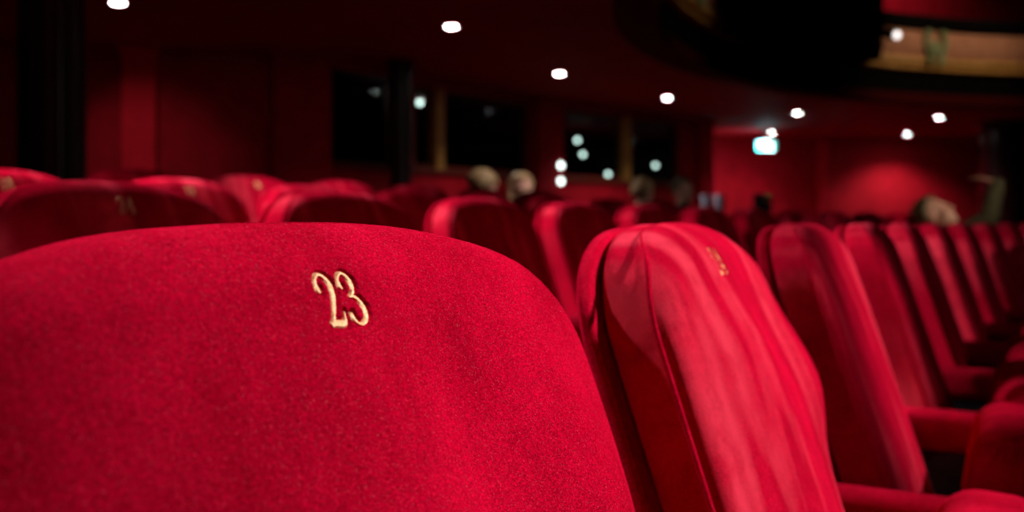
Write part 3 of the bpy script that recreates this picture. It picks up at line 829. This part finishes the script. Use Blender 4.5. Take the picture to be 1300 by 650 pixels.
def person(off, a, z, label, hair, top_mat, head, yaw=0.0, pitch=0.0, roll=0.0, hair_style='short', arm_up=False, sh=None, collar=False):
    r = empty('person', (0, 0, 0), 0, label, 'person'); place(r, off, a, z)
    hip = Vector((0, 0.46 if arm_up else 0.40, 0.585)); sh = Vector(sh or (0, 0.19, 0.93)); hc = Vector(head)
    R = (Matrix.Rotation(yaw, 4, 'Z') @ Matrix.Rotation(pitch, 4, 'X') @ Matrix.Rotation(roll, 4, 'Y'))
    neck = hc + R.to_3x3() @ Vector((0, -0.01, -0.075))
    body = [[(hip, 0.10), (hip.lerp(sh, 0.5), 0.095), (sh, 0.085)], [(sh + Vector((0, 0, 0.02)), 0.06), (neck, 0.052)]]
    shirt = [[(hip + Vector((0, 0, 0.03)), 0.125), (hip.lerp(sh, 0.5), 0.12), (sh, 0.105)], [(sh + Vector((0, 0, 0.0)), 0.085), (sh.lerp(neck, 0.55), 0.066)]]
    for s in (-1, 1):
        shirt.append([(hip.lerp(sh, 0.1) + Vector((s * 0.06, 0, 0)), 0.11), (hip.lerp(sh, 0.5) + Vector((s * 0.05, 0, 0)), 0.10), (sh + Vector((s * 0.08, 0, -0.03)), 0.09)])
    trou = []
    for s in (-1, 1):
        S = sh + Vector((s * 0.155, 0, -0.02))
        if arm_up and s == 1:
            E = sh + Vector((s * 0.19, 0.25, 0.13)); Wr = E + Vector((-0.02, 0.04, 0.20)); hd, pn, cu = Vector((-0.25, -0.9, 0.25)), (0, -0.3, -1), 0.18
        else:
            E = sh + Vector((s * 0.195, 0.06, -0.22)); Wr = E + Vector((-s * 0.09, 0.22, -0.01)); hd, pn, cu = Vector((-s * 0.3, 1, -0.2)), (0, 0, -1), 0.3
        body += [[(sh, 0.06), (S, 0.05), (E, 0.038), (Wr, 0.026)]] + hand_chains(Wr, hd, s, cu, 1, pn)
        shirt.append([(sh + Vector((s * 0.05, 0, 0)), 0.085), (S, 0.07), (E, 0.055), (Wr - (Wr - E) * 0.06, 0.042)])
        H = hip + Vector((s * 0.085, 0.02, -0.01)); K = H + (Vector((s * 0.09, 0.24, 0.03)) if arm_up else Vector((s * 0.03, 0.40, 0.0))); An = Vector((K.x, K.y - (0.06 if arm_up else -0.04), 0.10)); To = An + Vector((0, 0.13, -0.05))
        body.append([(hip, 0.09), (H, 0.08), (K, 0.052), (An, 0.035), (To, 0.028)])
        trou.append([(hip, 0.10), (H, 0.092), (K, 0.066), (An + Vector((0, 0, 0.0)), 0.050)])
    mobj('body', skin_mesh('body', body, 0.0075, head_extra(hc, R)), 'skin', r)
    tp = mobj('jacket', skin_mesh('jacket', shirt, 0.012), top_mat, r)
    mobj('trousers', skin_mesh('trousers', trou, 0.012), 'black_cloth', r)
    sho = []
    for s in (-1, 1):
        An = Vector((s * (0.175 if arm_up else 0.115), hip.y + (0.20 if arm_up else 0.46), 0.085))
        mobj('shoe', skin_mesh('shoe', [[(An, 0.045), (An + Vector((0, 0.02, -0.045)), 0.04), (An + Vector((0, 0.15, -0.05)), 0.034)]], 0.01), 'black_cloth', r)
    def hairf(bm):
        rnd = random.Random(len(label))
        for i in range(260):
            u, v = rnd.random() * 2 * PI, rnd.uniform(-0.25, 1) if hair_style != 'long' else rnd.uniform(-0.55, 1)
            x, y, zz = math.cos(u) * math.sqrt(1 - v * v), math.sin(u) * math.sqrt(1 - v * v), v
            if y > 0.35 and zz < 0.62: continue                       # leaves the face free
            if y > 0.05 and zz < 0.1: continue
            c = Vector((x * 0.080, y * 0.100 - 0.010, zz * 0.094 + 0.03))
            bmesh.ops.create_icosphere(bm, subdivisions=1, radius=0.018, matrix=Matrix.Translation(hc) @ R @ Matrix.Translation(c))
        if hair_style == 'long':
            for i in range(60):
                u = PI + PI * (0.02 + 0.96 * rnd.random()); c0 = Vector((math.cos(u) * 0.082, math.sin(u) * 0.09 + 0.005, -0.02))
                for k in range(7):
                    bmesh.ops.create_icosphere(bm, subdivisions=1, radius=0.018, matrix=Matrix.Translation(hc) @ R @ Matrix.Translation(c0 + Vector((0, 0.004 * k, -0.022 * k))))
    mobj('hair', skin_mesh('hair', [], 0.008, hairf), hair, r)
    if collar:
        mobj('scarf', skin_mesh('scarf', [[(sh.lerp(hc, 0.25), 0.10), (sh.lerp(hc, 0.62) + Vector((0, 0.02, 0)), 0.088)]], 0.01), 'black_cloth', r)
    return r

def row_a(off, px):
    lo, hi = 0.5, 14.0
    for _ in range(50):
        mid = (lo + hi) / 2; q, _n = row_at(off, mid)
        if CXP + F * q.x / q.y < px: lo = mid
        else: hi = mid
    return lo
def row_a_straight(off, px):
    """distance along a straight row at which pixel column px meets it"""
    k = (px - CXP) / F; b = BASE - N * off
    return (k * b.y - b.x) / (U.x - k * U.y)
G5 = 'red velvet seats of the fifth row'
PPL = [(612, 'sandy-haired person in black seated left of the blond one, face hidden', 'hair_sandy', 'black_cloth', (0, 0.21, 1.105), 0.9, -0.55, 'short', True),
       (650, 'blond person with a bright face seated before the wide black window', 'hair_sandy', 'black_cloth', (0.11, 0.22, 1.10), -0.45, 0.0, 'long', False),
       (796, 'sandy-haired person seen from behind below the second gilded upright', 'hair_sandy', 'black_cloth', (0, 0.21, 1.12), 1.9, 0.0, 'short', False),
       (850, 'dark-clad person with a dim face beside the amber lamp', 'hair_dark', 'black_cloth', (0, 0.2, 1.15), -0.3, 0.0, 'short', False)]
SL5 = ['fifth row seat under the sandy-haired person in black', 'fifth row seat under the blond person', 'fifth row seat under the person seen from behind', 'fifth row seat under the dark-clad person beside the amber lamp']
for (px, lab, hr, cl, hd, yw, pt, hs, co), sl in zip(PPL, SL5):
    a = row_a(ROFF[4], px - 8)
    if px == 612: a = row_a(ROFF[4], 642) - PITCH
    seat(ROFF[4], a, ROWZ[4], sl, G5, down=True)
    person(ROFF[4], a, ROWZ[4], lab, hr, cl, hd, yw, pt, 0, hs, collar=co)
E_A = (1.17 + 10) * PITCH
seat(ROFF[1], E_A, ROWZ[1], 'second row seat under the reclining person with a raised hand', G2, down=True)
person(ROFF[1], E_A, ROWZ[1], 'person leaning back in an olive jacket with one hand raised', 'hair_dark', 'olive_cloth', (0, 0.17, 0.895), 0.0, 0.75, 0, 'short', arm_up=True, sh=(0, 0.26, 0.75))

# ------------------------------------------------------------------ unseen spots, mostly added to brighten rows, people and walls
tgt = Vector((0.25, 1.0, EYE - 0.12))
def house(az, el, dist, energy, spot, color, t=tgt, size=0.12, blend=0.6, name='house_spot'):
    d = Vector((math.cos(el) * math.cos(az), math.cos(el) * math.sin(az), math.sin(el)))
    return lamp_light(name, 'SPOT', t + d * dist, energy, color, size, spot, blend, target=t)
R_ = math.radians
KX = Vector((2.05, 0.93, ZC - 0.06))
lamp_light('unseen_spot', 'SPOT', KX, 520, (1, 0.93, 0.88), 0.05, 27, 0.8, target=(0.13, 0.83, 0.87))
lamp_light('unseen_spot', 'SPOT', KX + Vector((0.25, 0.5, 0)), 360, (1, 0.93, 0.88), 0.05, 14, 0.9, target=(0.50, 1.55, 0.70))  # added for the second seat past the near one
lamp_light('unseen_spot', 'SPOT', (4.8, -0.4, ZC - 0.06), 36, (1, 0.93, 0.88), 0.05, 60, 0.8, target=(1.4, 3.6, 0.7))  # weak fill added for the far end of the front row
lamp_light('unseen_spot', 'SPOT', (-0.6, -1.5, ZC - 0.08), 30, (1, 0.93, 0.88), 0.05, 20, 0.9, target=(-0.82, 1.85, 0.98))  # fill added for the gold numbers in the rows behind
lamp_light('unseen_spot', 'SPOT', (3.6, 2.6, ZC - 0.06), 60, (1, 0.93, 0.88), 0.05, 11, 0.9, target=(1.42, 5.0, 0.93))  # added to brighten the far second-row seats
lamp_light('unseen_spot', 'SPOT', (0.47, 3.06, ZC - 0.06), 170, (1, 0.93, 0.88), 0.05, 26, 0.8, target=(-0.86, 4.1, 1.03))  # added for the bright fourth-row seat
lamp_light('unseen_spot', 'SPOT', (3.2, 6.2, ZC - 0.1), 120, (1, 0.9, 0.82), 0.05, 14, 0.9, target=(0.0, 6.9, 1.12))  # added to light the two heads before the wide window
lamp_light('unseen_spot', 'SPOT', (0.75, 6.1, ZC - 0.06), 60, (1, 0.92, 0.85), 0.05, 46, 0.9, target=(0.0, 6.9, 1.12))  # added from above for the same two heads
lamp_light('unseen_spot', 'SPOT', (3.9, 7.2, ZC - 0.1), 60, (1, 0.9, 0.82), 0.05, 14, 0.9, target=(1.2, 8.35, 1.08))  # added for the other two people in that row
lamp_light('unseen_spot', 'SPOT', (-3.2, 7.1, ZC - 0.06), 24, (1, 0.93, 0.88), 0.05, 46, 0.9, target=(-3.35, 9.3, 1.35))  # wall-washer without a fixture, added to brighten the pilaster
lamp_light('unseen_spot', 'SPOT', (-2.9, 1.5, ZC - 0.05), 260, (1, 0.93, 0.88), 0.05, 10, 1.0, target=(0.06, 0.84, 0.92))  # added for the upper side of the seat beside the near one
lamp_light('unseen_spot', 'SPOT', (-1.1, 0.6, ZC - 0.05), 70, (1, 0.93, 0.88), 0.05, 20, 1.0, target=(-0.2, 0.42, 0.92))  # added for the left crown of the near seat
lamp_light('unseen_spot', 'SPOT', (-1.5, 2.6, ZC - 0.05), 180, (1, 0.93, 0.88), 0.05, 110, 0.7, target=(-0.7, 2.0, 1.0))  # overhead rim light added for the second and third rows
_p, _n = row_at(ROFF[1], (1.17 + 10) * PITCH)
_h = _p + _n * 0.42 + Vector((_n.y, -_n.x, 0)) * 0.17 + Vector((0, 0, 1.14))
lamp_light('unseen_spot', 'SPOT', _h + _n * 0.9 + Vector((-0.5, -1.6, 1.1)), 70, (1, 0.85, 0.62), 0.05, 17, 0.9, target=_h)  # added to pick out the raised hand
lamp_light('unseen_spot', 'SPOT', (4.3, 4.6, ZC - 0.06), 120, (1, 0.85, 0.65), 0.05, 15, 0.8, target=(2.5, 6.0, 1.1))  # added to brighten the reclining person
# unseen warm spots added to light the gilded balcony
am = math.radians(exit_angle(1190)); c = Vector((CEN.x + 4.6 * math.cos(am), CEN.y + 4.6 * math.sin(am), ZC + 2.0))
lamp_light('balcony_fill', 'SPOT', c, 80, (1, 0.78, 0.55), 0.2, 70, 0.8, target=(CEN.x + 6.9 * math.cos(am), CEN.y + 6.9 * math.sin(am), ZC + 0.7))
am = math.radians(exit_angle(860)); c = Vector((CEN.x + 5.4 * math.cos(am), CEN.y + 5.4 * math.sin(am), ZC + 1.8))
lamp_light('balcony_fill', 'SPOT', c, 14, (1, 0.80, 0.55), 0.2, 50, 0.8, target=(CEN.x + 6.9 * math.cos(am), CEN.y + 6.9 * math.sin(am), ZC + 0.7))
am = math.radians(exit_angle(1205)); c = Vector((CEN.x + 8.0 * math.cos(am), CEN.y + 8.2 * math.sin(am), ZC + 3.3))
lamp_light('upper_wall_fill', 'SPOT', c, 80, (1, 0.9, 0.85), 0.1, 130, 0.8, target=(CEN.x + 9.6 * math.cos(am), CEN.y + 9.6 * math.sin(am), ZC + 2))  # unseen spot added to bring up the red upper wall

# ------------------------------------------------------------------ world, camera, look
w = bpy.data.worlds.new('World'); sc.world = w; w.use_nodes = True
w.node_tree.nodes['Background'].inputs['Color'].default_value = (0.02, 0.012, 0.014, 1)
w.node_tree.nodes['Background'].inputs['Strength'].default_value = 0.06
cam = bpy.data.cameras.new('Camera'); co = bpy.data.objects.new('Camera', cam); COL.objects.link(co)
co.location = (0, 0, EYE); co.rotation_euler = (PI / 2, 0, 0)
cam.sensor_width = 36; cam.lens = 36.0 * F / 1300; cam.shift_y = -(325 - HZ) / 1300; cam.clip_start = 0.01
cam.dof.use_dof = True; cam.dof.focus_distance = 0.565; cam.dof.aperture_fstop = 6.3
sc.camera = co
vs = sc.view_settings; vs.view_transform = 'Standard'; vs.look = 'None'; vs.gamma = 1; vs.exposure = 0.0; vs.use_curve_mapping = False
